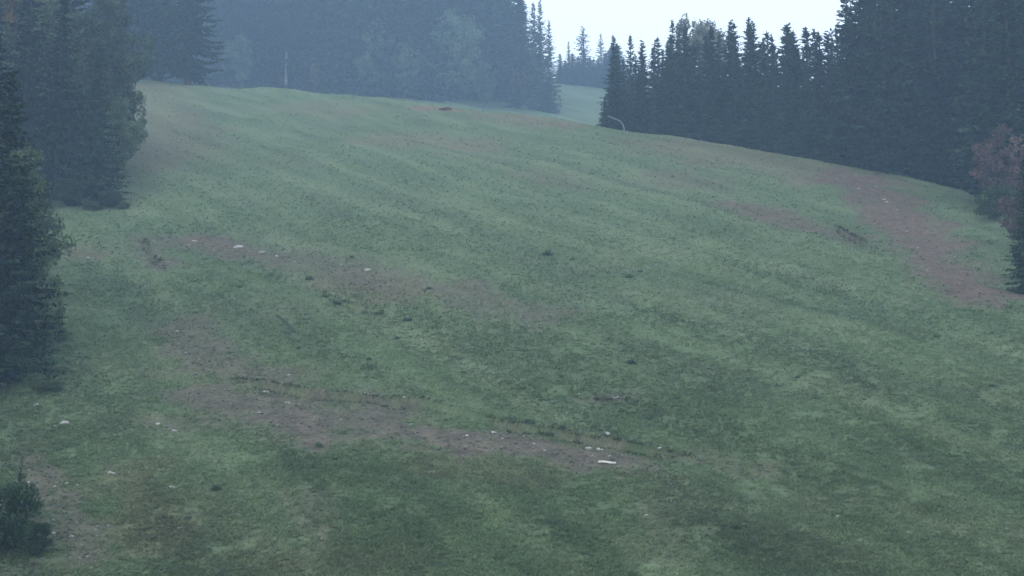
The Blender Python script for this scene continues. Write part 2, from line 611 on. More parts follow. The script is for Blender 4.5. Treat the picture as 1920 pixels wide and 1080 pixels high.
def spruce_mesh(seed, H, Rmax, base=.03, spacing=.42, nb=8, tw_len=.55, tw_w=.17, gap=.26, droop=.30):
    r = np.random.default_rng(seed)
    Q, SH = [], []
    z = base * H
    while z < H - .25:
        q = z / H
        prof = (1 - q) ** .92 * (1 - .35 * math.exp(-q * 14))
        k = max(4, int(round(nb * (.55 + .6 * (1 - q)))))
        a0 = r.uniform(0, 6.28)
        for i in range(k):
            if r.random() < .07:
                continue
            an = a0 + 6.283 * i / k + r.normal(0, .22)
            L = Rmax * prof * r.uniform(.62, 1.16) + .10
            zz = z + r.normal(0, spacing * .45)
            m = max(3, int(L / gap))
            s = (np.arange(m) + r.uniform(.2, .9)) / m
            dr = droop * (1 - q) ** .8 + .02
            up = .42 * q
            rad = L * s
            zc = zz + L * (up * s - dr * 1.55 * s + dr * .75 * s ** 2.2)
            ca, sa = math.cos(an), math.sin(an)
            P = np.stack([rad * ca, rad * sa, zc], 1)
            out = np.array([ca, sa, -dr * .5 + up * .6])
            out /= np.linalg.norm(out)
            sd = np.array([-sa, ca, 0.])
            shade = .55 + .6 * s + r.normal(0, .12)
            for sg in (-1, 1):
                D = out[None] * r.uniform(.45, .95, (m, 1)) + sg * sd[None] * r.uniform(.5, 1., (m, 1)) + np.array([0, 0, -1.])[None] * r.uniform(.05, .55, (m, 1))
                D /= np.linalg.norm(D, axis=1)[:, None]
                Nn = np.array([0, 0, 1.])[None] + r.normal(0, .45, (m, 3))
                Nn /= np.linalg.norm(Nn, axis=1)[:, None]
                ln = tw_len * (1.15 - .75 * s) * r.uniform(.6, 1.25, m) * (.22 + .78 * min(1, L / 1.8))
                A, B = strips(P, D, Nn, ln, tw_w * r.uniform(.7, 1.3, m))
                Q += [A, B]
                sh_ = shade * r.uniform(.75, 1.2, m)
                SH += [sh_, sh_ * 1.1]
            # pendulous twiglets
            D = np.stack([r.normal(0, .3, m), r.normal(0, .3, m), -np.ones(m)], 1)
            D /= np.linalg.norm(D, axis=1)[:, None]
            Nn = np.stack([np.full(m, ca), np.full(m, sa), np.zeros(m)], 1) + r.normal(0, .5, (m, 3))
            Nn /= np.linalg.norm(Nn, axis=1)[:, None]
            ln = tw_len * .75 * (1.1 - .6 * s) * r.uniform(.5, 1.2, m) * (.12 + .88 * min(1, L / 1.8))
            A, B = strips(P, D, Nn, ln, tw_w * .9 * r.uniform(.7, 1.3, m))
            Q += [A, B]
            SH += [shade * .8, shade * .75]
            # bough and tip
            T = P[-1:] + 0
            A, B = strips(T, out[None], np.array([[0, 0, 1.]]), np.array([tw_len * .8 * min(1, .3 + L / 2)]), np.array([tw_w * min(1, .4 + L / 2)]))
            Q += [A, B]
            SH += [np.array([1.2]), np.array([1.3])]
        z += spacing * (1 - .35 * q) * r.uniform(.8, 1.2)
    # leader
    P = np.array([[0, 0, H - .7]] * 5)
    D = np.stack([r.normal(0, .25, 5), r.normal(0, .25, 5), np.ones(5)], 1)
    D[0] = (0, 0, 1)
    D /= np.linalg.norm(D, axis=1)[:, None]
    A, B = strips(P, D, np.tile([[1., 0, 0]], (5, 1)), np.array([.75, .4, .4, .35, .3]), np.full(5, .14))
    Q += [A, B]
    SH += [np.ones(5)] * 2
    Q = np.concatenate(Q)
    SH = np.clip(np.concatenate(SH), .3, 1.6)
    v = Q.reshape(-1, 3)
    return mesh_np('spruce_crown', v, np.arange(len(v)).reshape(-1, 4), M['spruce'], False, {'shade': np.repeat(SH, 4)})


def trunk_mesh(H, r0, mat, seed=0, top=.03, limbs=0, start=.35):
    r = np.random.default_rng(seed)
    k = 9
    zs = np.linspace(-.8, H, k)
    pts = np.stack([.012 * H * np.cumsum(r.normal(0, .5, k)) * .4, .012 * H * np.cumsum(r.normal(0, .5, k)) * .4, zs], 1)
    pts[:2, :2] = 0
    rad = r0 * (1 - np.linspace(0, 1, k)) ** .9 + top
    rad[0] *= 1.35
    parts = [tube(pts, rad, 8)]
    for i in range(limbs):
        q = start + (0.95 - start) * (i + .5) / limbs
        p = np.array([np.interp(q * H, zs, pts[:, 0]), np.interp(q * H, zs, pts[:, 1]), q * H])
        an = i * 2.4 + r.normal(0, .3)
        L = H * .30 * (1.1 - q * .7) * r.uniform(.8, 1.2)
        d = np.array([math.cos(an), math.sin(an), r.uniform(.5, 1.1)])
        d /= np.linalg.norm(d)
        pp = [p, p + d * L * .5 + r.normal(0, .05 * L, 3), p + d * L + r.normal(0, .1 * L, 3) + np.array([0, 0, .1 * L])]
        parts.append(tube(pp, [r0 * .35 * (1.1 - q), r0 * .2 * (1.1 - q) + .01, .012], 5))
    v, f = merge(parts)
    return mesh_np('trunk', v, f, mat, True)


def leafy_mesh(seed, H, Rx, z0, mat, nclump=60, per=130, size=.22, holes=.0, flat=1.0):
    """broadleaf crown: leaf faces gathered in clumps through an uneven egg-shaped volume"""
    r = np.random.default_rng(seed)
    Q, SH = [], []
    hz = (H - z0) / 2
    zc = z0 + hz
    for c in range(nclump):
        d = r.normal(0, 1, 3)
        d /= np.linalg.norm(d)
        rr = r.uniform(.35, 1.0) ** .6
        wob = 1 + .28 * math.sin(3 * math.atan2(d[1], d[0]) + seed) * (1 - abs(d[2])) + r.normal(0, .10)
        ctr = np.array([d[0] * Rx * rr * wob, d[1] * Rx * rr * wob, zc + d[2] * hz * rr * (1 if d[2] > 0 else .92)])
        cr = Rx * r.uniform(.16, .34)
        n_ = int(per * r.uniform(.6, 1.3))
        o = r.normal(0, 1, (n_, 3))
        o /= np.linalg.norm(o, axis=1)[:, None]
        o *= (r.random(n_) ** .45)[:, None] * cr
        o[:, 2] *= .75 * flat
        P = ctr + o
        D = r.normal(0, 1, (n_, 3))
        D[:, 2] -= .3
        D /= np.linalg.norm(D, axis=1)[:, None]
        Nn = r.normal(0, .6, (n_, 3)) + np.array([0, 0, .9])
        Nn /= np.linalg.norm(Nn, axis=1)[:, None]
        side = np.cross(D, Nn)
        side /= np.linalg.norm(side, axis=1)[:, None] + 1e-9
        s = (size * r.uniform(.55, 1.3, n_))[:, None]
        Q.append(np.stack([P, P + D * s * .5 + side * s * .42, P + D * s, P + D * s * .5 - side * s * .42], 1))
        SH.append(r.uniform(.75, 1.2) * r.uniform(.7, 1.3, n_))
    Q = np.concatenate(Q)
    v = Q.reshape(-1, 3)
    return mesh_np('leafy_crown', v, np.arange(len(v)).reshape(-1, 4), mat, False, {'shade': np.repeat(np.concatenate(SH), 4)})


SPR = []        # forest spruces, 16 m tall
for k in range(6):
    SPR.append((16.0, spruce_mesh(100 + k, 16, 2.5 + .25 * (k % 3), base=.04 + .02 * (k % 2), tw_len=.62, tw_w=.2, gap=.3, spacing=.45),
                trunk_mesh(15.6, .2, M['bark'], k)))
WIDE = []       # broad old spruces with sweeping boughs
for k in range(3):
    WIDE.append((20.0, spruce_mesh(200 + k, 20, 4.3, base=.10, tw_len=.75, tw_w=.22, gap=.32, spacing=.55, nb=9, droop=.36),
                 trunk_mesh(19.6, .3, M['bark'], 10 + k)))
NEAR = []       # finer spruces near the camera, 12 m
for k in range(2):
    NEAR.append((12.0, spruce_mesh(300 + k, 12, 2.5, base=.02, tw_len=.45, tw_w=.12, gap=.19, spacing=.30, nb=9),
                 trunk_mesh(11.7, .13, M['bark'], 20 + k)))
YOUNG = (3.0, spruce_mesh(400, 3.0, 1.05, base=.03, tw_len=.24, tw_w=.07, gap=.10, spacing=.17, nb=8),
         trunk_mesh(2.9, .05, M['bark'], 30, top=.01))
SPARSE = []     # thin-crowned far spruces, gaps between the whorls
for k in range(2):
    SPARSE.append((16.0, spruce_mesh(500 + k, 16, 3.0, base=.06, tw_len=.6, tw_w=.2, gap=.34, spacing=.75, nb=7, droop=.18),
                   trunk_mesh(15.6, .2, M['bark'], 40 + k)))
LEAFY = {
    'green': (8.0, leafy_mesh(600, 8, 2.3, .5, M['leaf'], 90, 150, .20), trunk_mesh(7, .12, M['bark'], 50, limbs=7, start=.15)),
    'green2': (8.0, leafy_mesh(601, 8, 2.6, .3, M['leaf'], 90, 150, .20), trunk_mesh(7, .12, M['bark'], 51, limbs=7, start=.15)),
    'pale': (16.0, leafy_mesh(602, 16, 3.4, 4.6, M['leaf_pale'], 110, 110, .26), trunk_mesh(15, .24, M['bark_pale'], 52, limbs=12, start=.35)),
    'beech': (16.0, leafy_mesh(612, 16, 3.0, 4.2, M['bush'], 120, 110, .26), trunk_mesh(15, .22, M['bark_pale'], 62, limbs=10, start=.35)),
    'red': (5.0, leafy_mesh(603, 5, 1.7, .8, M['leaf_red'], 60, 120, .17), trunk_mesh(4.4, .08, M['bark'], 53, limbs=6, start=.15)),
    'rust': (14.0, leafy_mesh(604, 14, 3.2, 3, M['leaf_rust'], 80, 130, .25), trunk_mesh(13, .2, M['bark'], 54, limbs=10, start=.25)),
    'bush': (2.4, leafy_mesh(605, 2.4, 1.3, .05, M['bush'], 60, 150, .11), trunk_mesh(1.7, .04, M['bark'], 55, top=.012, limbs=5, start=.1)),
    'bush_red': (2.4, leafy_mesh(607, 2.4, 1.3, .05, M['leaf_orange'], 50, 90, .12), trunk_mesh(1.7, .04, M['bark'], 57, top=.012, limbs=5, start=.1)),
    'bush2': (2.4, leafy_mesh(606, 2.4, 1.5, .05, M['leaf'], 60, 150, .12), trunk_mesh(1.7, .04, M['bark'], 56, top=.012, limbs=5, start=.1)),
}


def tree(name, proto, x, y, h, label, cat='tree', group=None, wide=1.0, tilt=0.0):
    H, crown, trunk = proto
    e = bpy.data.objects.new(name, None)
    C.objects.link(e)
    e.location = (x, y, float(gz(x, y)[0]) - .05)
    s = h / H
    ws = s * wide
    e.scale = (ws, ws, s)
    e.rotation_euler = (random.gauss(0, .012) + tilt, random.gauss(0, .012), random.uniform(0, 6.28))
    tag(e, label, cat, group)
    link('trunk', trunk, e)
    link('crown', crown, e)
    return e


def h_to(u, v, x, y):
    """height a tree at x, y needs for its tip to reach elevation of pixel row v"""
    return ray(u, v)[1] * y - float(base_z(x, y))


# --- misty wood behind the crest, middle of the picture
for row in range(4):
    u = 90 + row * 15
    while u < 1012 - row * 4:
        t, _ = ray(u, 200)
        y = 178.0
        for _i in range(6):
            y = 296 + row * 13 + random.uniform(-7, 7)
        x = t * y
        hgt = h_to(u, -110 - 60 * random.random(), x, y)
        if u > 955:
            hgt = h_to(u, random.uniform(-30, 5), x, y)
        where = ('behind the dark spruces of the left crest' if u < 430 else 'left of the pale bare trunk' if u < 525 else
                 'between the two pale trunks' if u < 650 else 'in the middle stretch right of the pale trunks' if u < 850 else 'towards its right end by the sky')
        tree('spruce_tree', random.choice(SPR + WIDE[:1]), x, y, hgt, 'misty blue-grey spruce of the far wood, ' + where, group='misty wood spruces ' + where, wide=random.uniform(1.0, 1.3))
        u += random.uniform(36, 52)
for u, v, lab in ((1012, 2, 'blue-grey spruce at the right end of the middle wood, tip touching the sky'),
                  (1030, 38, 'lower spruce closing the middle wood beside the sky gap')):
    t, _ = ray(u, 200)
    y = 286.0
    tree('spruce_tree', SPR[2], t * y, y, h_to(u, v, t * y, y), lab, wide=.85)

# --- pale trunks in that wood
for u, v, d, hh_, wd_, lab in ((536, 166, 2.5, 27, .8, 'broadleaf tree with a pale bare trunk at the misty wood edge'),
                            (645, 172, 11, 28, .75, 'fainter pale-trunked broadleaf tree deeper in the misty wood')):
    t, _ = ray(u, v)
    y = 284.0 + d
    tree('beech_tree', LEAFY['beech'], t * y, y, hh_, lab, wide=wd_)

# --- leafy trees mixed into that wood
for u, v, yy, p, wd_, lab in ((452, 60, 288, 'green', .8, 'misty leafy tree left of the pale trunk in the far wood'),
                        (590, 120, 286, 'rust', .75, 'low brownish leafy tree between the pale trunks of the far wood'),
                        (705, 40, 290, 'green2', .8, 'misty grey-green leafy tree right of the pale trunks'),
                        (765, 75, 290, 'green', .9, 'low leafy tree in the middle of the far wood'),
                        (850, 20, 293, 'green2', .85, 'leafy tree in the far wood above the reddish-brown crest shrub'),
                        (905, 110, 286, 'green', .9, 'low leafy tree at the foot of the far wood, right of centre'),
                        (975, 120, 288, 'rust', .8, 'low brownish leafy tree near the right end of the far wood')):
    t, _ = ray(u, v)
    tree('beech_tree', LEAFY[p], t * yy, yy, h_to(u, v, t * yy, yy), lab, wide=wd_)

# --- far trees in the gap
for u, v, y, p, lab, wd_ in ((1091, 50, 356, SPARSE[0], 'tallest far spruce in the sky gap, open branches against white sky', 1.75),
                        (1126, 64, 358, SPARSE[1], 'thin far spruce in the sky gap, right of the tallest one', 1.35),
                        (1066, 76, 357, SPR[0], 'small pointed far spruce left of the tallest in the gap', .9)):
    t, _ = ray(u, v)
    tree('spruce_tree', p, t * y, y, h_to(u, v, t * y, y), lab, wide=wd_)
for u, v in ((1050, 100), (1060, 112), (1074, 100), (1083, 108), (1094, 98), (1104, 106), (1113, 110), (1122, 108), (1134, 98), (1142, 92), (1150, 80), (1160, 84)):
    t, _ = ray(u, v)
    y = 350 + random.uniform(0, 9)
    tree('spruce_tree', random.choice(SPR), t * y, y, h_to(u, v, t * y, y),
         'low faint spruce in the far hedge-like row closing the ski run gap', group='far spruces across the gap', wide=2.2)

# --- wood behind the right-hand crest
top_u = [1120, 1150, 1180, 1210, 1240, 1262, 1290, 1320, 1350, 1400, 1440, 1480, 1520, 1560, 1590, 1640, 2000]
top_v = [84, 66, 62, 74, 62, 42, 48, 40, 30, 30, 48, 46, 48, 62, 30, -60, -90]
for row in range(5):
    u = 1150 + row * 11
    while u < 1960:
        t, _ = ray(u, 280)
        y = 130.0
        for _i in range(8):
            y = float(crest_y(t * y)) + 5.5 + row * 6.5 + random.uniform(-2, 2)
        x = t * y
        tv = float(np.interp(u, top_u, top_v))
        drop = random.choice([0, 6, 18, 34, 48]) if u < 1575 else random.uniform(-40, 30)
        if row == 0:
            drop += random.uniform(5, 60)
        hgt = h_to(u, tv + drop, x, y)
        where = ('left of the pale grey tree' if u < 1290 else 'around the foot of the pale grey tree' if u < 1360 else 'under the low skyline right of the pale tree' if u < 1580 else
                 'right of the tall ragged spruce' if u < 1740 else 'above the rowan at the right end')
        deep = 'front-row dark spruce' if row == 0 else 'dark spruce deeper'
        tree('spruce_tree', random.choice(SPR + SPR + WIDE), x, y, hgt, deep + ' in the right wood, ' + where, group=deep + ' ' + where, wide=random.uniform(.8, 1.35))
        u += random.uniform(34, 52)
for u, v, d, wd_, lab in ((1152, 62, 3.0, 1.05, 'dark spruce at the left corner of the right wood, by the ski run'),
                     (1134, 178, 2.0, 1.4, 'short bushy spruce skirting the left corner of the right wood'),
                     (1612, -6, 6, 1.25, 'tall spruce with ragged tip breaking the skyline of the right wood'),
                     (1262, 40, 8, .9, 'pointed spruce rising over its neighbours left of the pale tree')):
    t, _ = ray(u, 240)
    y = 130.0
    for _i in range(8):
        y = float(crest_y(t * y)) + d
    tree('spruce_tree', SPARSE[0] if u == 1612 else SPR[1], t * y, y, h_to(u, v, t * y, y), lab, wide=wd_)
t, _ = ray(1312, 30)
tree('beech_tree', LEAFY['pale'], t * 186, 186, h_to(1312, 22, t * 186, 186), 'pale grey thin-leaved tree rising above the right-hand spruces', wide=.8)
t, _ = ray(1795, 345)
y = 117.0
tree('spruce_tree', SPR[3], t * y, y, 15.5, 'greener nearer spruce with low boughs at the right crest end', wide=1.25)

# --- right edge
for u, v, p, h, lab, wd_, nm in (
        (1885, 400, LEAFY['red'], 6.4, 'reddish autumn rowan at the right picture edge', 1.0, 'rowan_tree'),
        (1868, 420, LEAFY['bush'], 2.6, 'dark bush under the reddish rowan', 1.0, 'bush'),
        (1930, 470, LEAFY['red'], 4.6, 'dull red shrub half cut off by the right picture edge', 1.0, 'rowan_tree'),
        (1928, 548, SPR[4], 8.0, 'dark spruce cut off by the right edge below the rowan', 1.1, 'spruce_tree'),
        (1935, 520, LEAFY['bush'], 2.4, 'low dark bush at the right edge beside the scree', 1.0, 'bush'),
        (1960, 420, SPR[0], 17.0, 'big spruce behind the rowan at the right edge', 1.2, 'spruce_tree')):
    x, y = at(u, v)
    tree(nm, p, x, y, h, lab, 'bush' if nm == 'bush' else 'tree', wide=wd_)

# --- big spruces standing on the left crest
for u, v, h, lab, wd_ in ((352, 152, 27, 'broad dark spruce on the left crest, outermost towards the misty wood', .98),
                     (300, 148, 31, 'tall dark spruce on the left crest behind its broad neighbour', 1.0),
                     (262, 148, 30, 'dark spruce on the left crest half hidden by the near clump', 1.0),
                     (205, 145, 32, 'dark spruce behind the left clump, only its top part showing', 1.0)):
    t, _ = ray(u, v)
    y = float(crest_y(t * 180)) + random.uniform(1, 8)
    tree('spruce_tree', WIDE[int(u) % 3], t * y, y, h, lab, wide=wd_)

# --- left clump at the middle distance
for u, v, p, h, lab, wd_, nm in (
        (172, 376, NEAR[0], 13.0, 'rightmost dark spruce of the left clump, boughs sweeping the grass', 1.15, 'spruce_tree'),
        (105, 372, SPR[1], 17.0, 'tall spruce in the middle of the left clump', 1.1, 'spruce_tree'),
        (40, 368, SPR[2], 19.0, 'tall spruce at the left of the left clump', 1.1, 'spruce_tree'),
        (-30, 366, SPR[3], 20.0, 'spruce of the left clump cut by the left picture edge', 1.2, 'spruce_tree'),
        (220, 345, LEAFY['green'], 7.5, 'light green leafy tree on the right fringe of the left clump', .68, 'hazel_tree'),
        (222, 318, LEAFY['green2'], 9.5, 'grey-green leafy tree behind the fringe of the left clump', .62, 'hazel_tree'),
        (150, 330, LEAFY['green2'], 15.0, 'tall leafy tree with mottled green crown filling the left clump', .8, 'hazel_tree'),
        (85, 325, LEAFY['green'], 17.0, 'big leafy tree between the spruces of the left clump', .8, 'hazel_tree'),
        (190, 290, LEAFY['green'], 16.0, 'leafy tree at the back of the left clump towards the crest', .7, 'hazel_tree'),
        (18, 320, LEAFY['rust'], 20.5, 'rust-tinged broadleaf tree in the top left corner', .8, 'beech_tree'),
        (130, 300, SPR[5], 20.0, 'spruce at the back of the left clump', 1.2, 'spruce_tree'),
        (2, 300, WIDE[1], 29.0, 'broad spruce in the top left corner behind the rust-tinged tree', 1.1, 'spruce_tree'),
        (60, 290, WIDE[0], 22.0, 'broad spruce at the very back of the left clump', 1.0, 'spruce_tree'),
        (130, 384, LEAFY['bush'], 2.0, 'low dark bush at the foot of the left clump', 1.2, 'bush'),
        (205, 382, LEAFY['bush'], 1.4, 'small dark bush at the right foot of the left clump', 1.4, 'bush')):
    x, y = at(u, v)
    tree(nm, p, x, y, h, lab, 'bush' if nm == 'bush' else 'tree', wide=wd_)

# --- near left
for u, v, p, h, lab, wd_, nm in (
        (-12, 716, NEAR[1], 15.0, 'near dark spruce cut by the left edge, largest in the picture', 1.15, 'spruce_tree'),
        (-70, 690, NEAR[0], 14.0, 'near spruce mostly outside the left picture edge', 1.1, 'spruce_tree'),
        (30, 694, NEAR[0], 10.0, 'shorter near spruce leaning out from the largest one', .95, 'spruce_tree'),
        (54, 684, LEAFY['green2'], 5.6, 'yellow-green leafy shrub tree beside the near dark spruce', .72, 'hazel_tree'),
        (15, 640, LEAFY['green'], 9.0, 'leafy tree between the near spruces at the left edge', .75, 'hazel_tree'),
        (14, 590, LEAFY['green2'], 9.5, 'leafy tree filling the gap between near spruce and left clump', .8, 'hazel_tree'),
        (-24, 570, SPR[2], 15.5, 'spruce at the left edge between the near spruces and the clump', 1.35, 'spruce_tree'),
        (28, 712, LEAFY['bush'], 2.2, 'dark bush under the near spruce', 1.1, 'bush'),
        (72, 742, LEAFY['bush2'], .95, 'small grey-green bush in the grass below the near spruce', .9, 'bush'),
        (100, 738, LEAFY['bush2'], .6, 'tiny pale bush at the grass edge below the near spruce', 1.0, 'bush'),
        (14, 1040, LEAFY['bush'], 2.5, 'dark round bush in the bottom left corner', .72, 'bush'),
        (68, 1046, LEAFY['bush'], 1.25, 'low dark bush right of the one in the bottom left corner', .8, 'bush'),
        (34, 1000, YOUNG, 2.4, 'young spruce in the bottom left corner', .85, 'spruce_tree'),
        (-30, 1040, LEAFY['bush2'], 1.6, 'greyer bush cut by the left edge at the bottom', 1.0, 'bush')):
    x, y = at(u, v)
    tree(nm, p, x, y, h, lab, 'bush' if nm == 'bush' else 'tree', wide=wd_)


for u, v, p, h, lab, wd_ in ((836, 206, 'bush_red', .26, 'low spreading reddish-brown shrub on the crest line left of the sky gap', 5.5),
                        (75, 392, 'bush', 1.3, 'dark bush in the grass gap between the two left tree groups', 1.3),
                        (170, 388, 'bush2', .8, 'low green bush at the grass edge under the left clump', 1.6),
                        (232, 384, 'bush2', .6, 'tiny green bush just right of the left clump', 1.4),
                        (108, 640, 'bush2', .9, 'small leafy bush right of the near spruce boughs', 1.0)):
    x, y = at(u, v)
    tree('bush', LEAFY[p], x, y, h, lab, 'bush', wide=wd_)

# ------------------------------------------------------------------ rocks
import bmesh


def rock_mesh(seed, flat, mat):
    r = random.Random(seed)
    bm = bmesh.new()
    bmesh.ops.create_icosphere(bm, subdivisions=2, radius=1.0)
    planes = [(Vector((r.gauss(0, 1), r.gauss(0, 1), r.gauss(0, .8))).normalized(), r.uniform(.55, .9)) for _ in range(9)]
    for v in bm.verts:
        for nrm, d in planes:
            k = v.co.dot(nrm) - d
            if k > 0:
                v.co -= nrm * k * .9
        v.co *= 1 + r.uniform(-.05, .05)
        v.co.z *= flat
    me = bpy.data.meshes.new('rock')
    bm.to_mesh(me)
    bm.free()
    me.materials.append(mat)
    return me


ROCKS = [rock_mesh(k, .45 + .1 * (k % 4), M['rock']) for k in range(6)]
GREYS = [rock_mesh(20 + k, .45 + .1 * (k % 3), M['rock_grey']) for k in range(4)]


def rock(u, v, px_w, label, group=None, grey=False, flat=1.0, rot=None, long=1.0):
    x, y = at(u, v)
    w_ = px_w / F_PX * y / 2
    o = link('rock', random.choice(GREYS if grey else ROCKS))
    o.scale = (w_, w_ / long, w_ * flat)
    z = float(gz(x, y)[0])
    o.location = (x, y, z - w_ * flat * .05)
    o.rotation_euler = (R(14) + random.gauss(0, .12), random.gauss(0, .15), random.uniform(0, 6.28) if rot is None else rot)
    tag(o, label, 'rock', group)
    return o


for u, v, pw, lab, fl, rot_, lg in (
        (446, 461, 26, 'long pale flat rock on the upper bare strip', .7, -.5, 2.0),
        (689, 504, 14, 'pale rock alone near the middle of the upper bare strip', .9, 0, 1.2),
        (365, 443, 14, 'pale rock at the top of the upper bare strip', .8, 0, 1.2),
        (490, 470, 18, 'pinkish flat rock right of the long pale one', .5, -.2, 2.0),
        (121, 799, 19, 'larger of two white rocks below the near spruce', 1.1, 0, 1.2),
        (104, 803, 13, 'smaller of two white rocks below the near spruce', 1.0, -.5, 1.4),
        (68, 764, 17, 'pale rock half in grass by the small bush', .8, -.4, 1.6),
        (207, 893, 23, 'flat white rock in the lower left grass', .6, -.25, 2.2),
        (101, 1003, 17, 'white wedge-shaped rock near the bottom left bush', .8, -.7, 1.8),
        (134, 1010, 10, 'round grey-white rock beside the wedge-shaped one', 1.0, 0, 1.0),
        (127, 913, 14, 'flat pale rock on the lower left bare patch', .6, -.2, 1.8),
        (53, 908, 8, 'small white rock near the left edge above the bushes', 1.2, 0, 1.0),
        (338, 990, 11, 'single white rock in the grass at the bottom left', .9, -.4, 1.4),
        (325, 915, 22, 'long flat pale rock in the lower left meadow', .4, -.15, 3.0),
        (394, 922, 9, 'small white rock right of the long flat one', .8, 0, 1.2),
        (320, 878, 8, 'little pale rock above the long flat one', .9, 0, 1.0),
        (757, 748, 8, 'tiny bright white rock above the lower bare strip', 1.1, 0, 1.0),
        (1157, 737, 20, 'long pale rock alone on the grass above the strip end', .6, -.4, 2.2),
        (1084, 725, 7, 'small pale rock left of the long one above the strip', 1.0, 0, 1.0),
        (1140, 813, 16, 'bright white rock on the grass above the pale log', .8, -.1, 1.4),
        (1101, 828, 18, 'pale rock left of the brownish one at the strip end', .7, 0, 1.5),
        (1126, 829, 20, 'flat brownish-white rock at the right strip end', .5, -.1, 2.0),
        (1237, 843, 10, 'small pale rock past the right end of the strip', .7, 0, 1.4),
        (928, 797, 18, 'flat pale rock under the dark ledge', .5, -.1, 2.0),
        (876, 805, 9, 'round pale rock on the strip left of the flat one', 1.0, 0, 1.0),
        (541, 693, 9, 'small pale rock on the dark earth over the lower strip', .8, 0, 1.3),
        (500, 716, 14, 'pale rock at the left start of the dark ledge line', .6, 0, 1.5),
        (540, 739, 12, 'pale rock in the pinkish earth below the ledge start', .8, 0, 1.4),
        (486, 764, 8, 'single white pebble-like rock on the lower strip', 1.0, 0, 1.0),
        (328, 802, 13, 'flat pale rock in the grass left of the lower strip', .5, 0, 1.8),
        (296, 795, 11, 'round grey rock left of the flat one beside the strip', 1.0, 0, 1.0),
        (165, 482, 14, 'thin pale rock in grass below the left clump', .5, -.6, 2.0),
        (1212, 964, 9, 'small white rock in the bottom right meadow, leftmost there', .7, 0, 1.3),
        (1571, 973, 10, 'small white rock in the middle of the bottom right meadow', .7, 0, 1.4),
        (1686, 970, 10, 'small white rock at the right of the bottom right meadow', .8, -.4, 1.4),
        (1706, 1011, 16, 'dull flat rock near the bottom right', .4, 0, 2.2)):
    rock(u, v, pw, lab, None, False, fl, rot_, lg)
small = [('lower', 'small pale stone scattered on the lower bare strip', [(900, 815), (840, 800), (700, 768), (690, 805), (815, 812), (940, 812), (985, 806), (1000, 822), (1090, 835), (1108, 845),
          (1140, 848), (1165, 845), (1180, 855), (1060, 850), (1020, 838), (770, 790), (780, 806), (640, 780), (600, 750), (560, 742), (460, 715), (430, 745), (520, 790), (870, 830)]),
         ('upper', 'small pale stone scattered on the upper bare strip', [(352, 452), (262, 451), (290, 450), (400, 462), (420, 463), (470, 468), (520, 478), (555, 490), (640, 495), (650, 500),
          (660, 515), (705, 518), (318, 495), (380, 500), (735, 520), (790, 530), (540, 486), (500, 500)]),
         ('corner', 'small grey stone on the bare patch at the lower left', [(108, 910), (106, 920), (142, 916), (100, 970), (144, 984), (150, 996), (186, 993), (156, 1028), (132, 1050), (182, 996),
          (98, 930), (120, 965), (88, 1020), (150, 1060)]),
         ('heap', 'small pale stone in the stony heap left of the lower strip', [(345, 620), (338, 632), (350, 637), (362, 632), (330, 640), (372, 665), (380, 655), (348, 650), (335, 610), (366, 690)]),
         ('scar', 'pale stone lying in the reddish scree on the right', [(1568, 332), (1610, 356), (1640, 350), (1655, 380), (1660, 384), (1680, 400), (1740, 505), (1750, 512), (1730, 498), (1790, 480), (1700, 430), (1720, 460)])]
for key, lab, pts in small:
    for u, v in pts:
        rock(u + random.uniform(-3, 3), v + random.uniform(-1, 1), random.uniform(4.5, 9), lab, 'stones ' + key, random.random() < (.8 if key == 'corner' else .3),
             random.uniform(.6, 1.0), None, random.uniform(1, 1.7))

# gravel strewn over the bare strips (uncountable)
NG = 60000
gy = 1 / rng.uniform(1 / 130.0, 1 / 42.0, NG)
gx = rng.uniform(-.40, .40, NG) * gy
gwr = wear(gx, gy)
gk = rng.random(NG) < np.maximum(gwr[:, 0], gwr[:, 2]) ** 1.5 * .55
gx, gy = gx[gk], gy[gk]
gzz = gz(gx, gy)
ng = len(gx)
gr = .02 + .075 * rng.random(ng) ** 3.5
octa = np.array([(1, 0, 0), (0, 1, 0), (-1, 0, 0), (0, -1, 0), (0, 0, .7), (0, 0, -.7)], float)
of = np.array([(0, 1, 4), (1, 2, 4), (2, 3, 4), (3, 0, 4), (1, 0, 5), (2, 1, 5), (3, 2, 5), (0, 3, 5)])
gvv = octa[None] * gr[:, None, None] * rng.uniform(.6, 1.5, (ng, 6, 3))
ga = rng.uniform(0, 6.28, ng)
ca_, sa_ = np.cos(ga)[:, None], np.sin(ga)[:, None]
gvv = np.stack([gvv[..., 0] * ca_ - gvv[..., 1] * sa_, gvv[..., 0] * sa_ + gvv[..., 1] * ca_, gvv[..., 2]], -1)
gvv += np.stack([gx, gy, gzz + gr * .2], 1)[:, None]
gff = (of[None] + 6 * np.arange(ng)[:, None, None]).reshape(-1, 3)
M['gravel'] = foliage_material('gravel_stone', (.075, .066, .056), (.17, .155, .135))
gravel = link('gravel', mesh_np('gravel', gvv.reshape(-1, 3), gff, M['gravel'], False, {'shade': np.repeat(rng.uniform(.5, 1.4, ng), 6)}))
gravel['kind'] = 'stuff'
gravel['label'] = 'fine grey gravel strewn over the bare strips'

# ------------------------------------------------------------------ logs, stick, poles


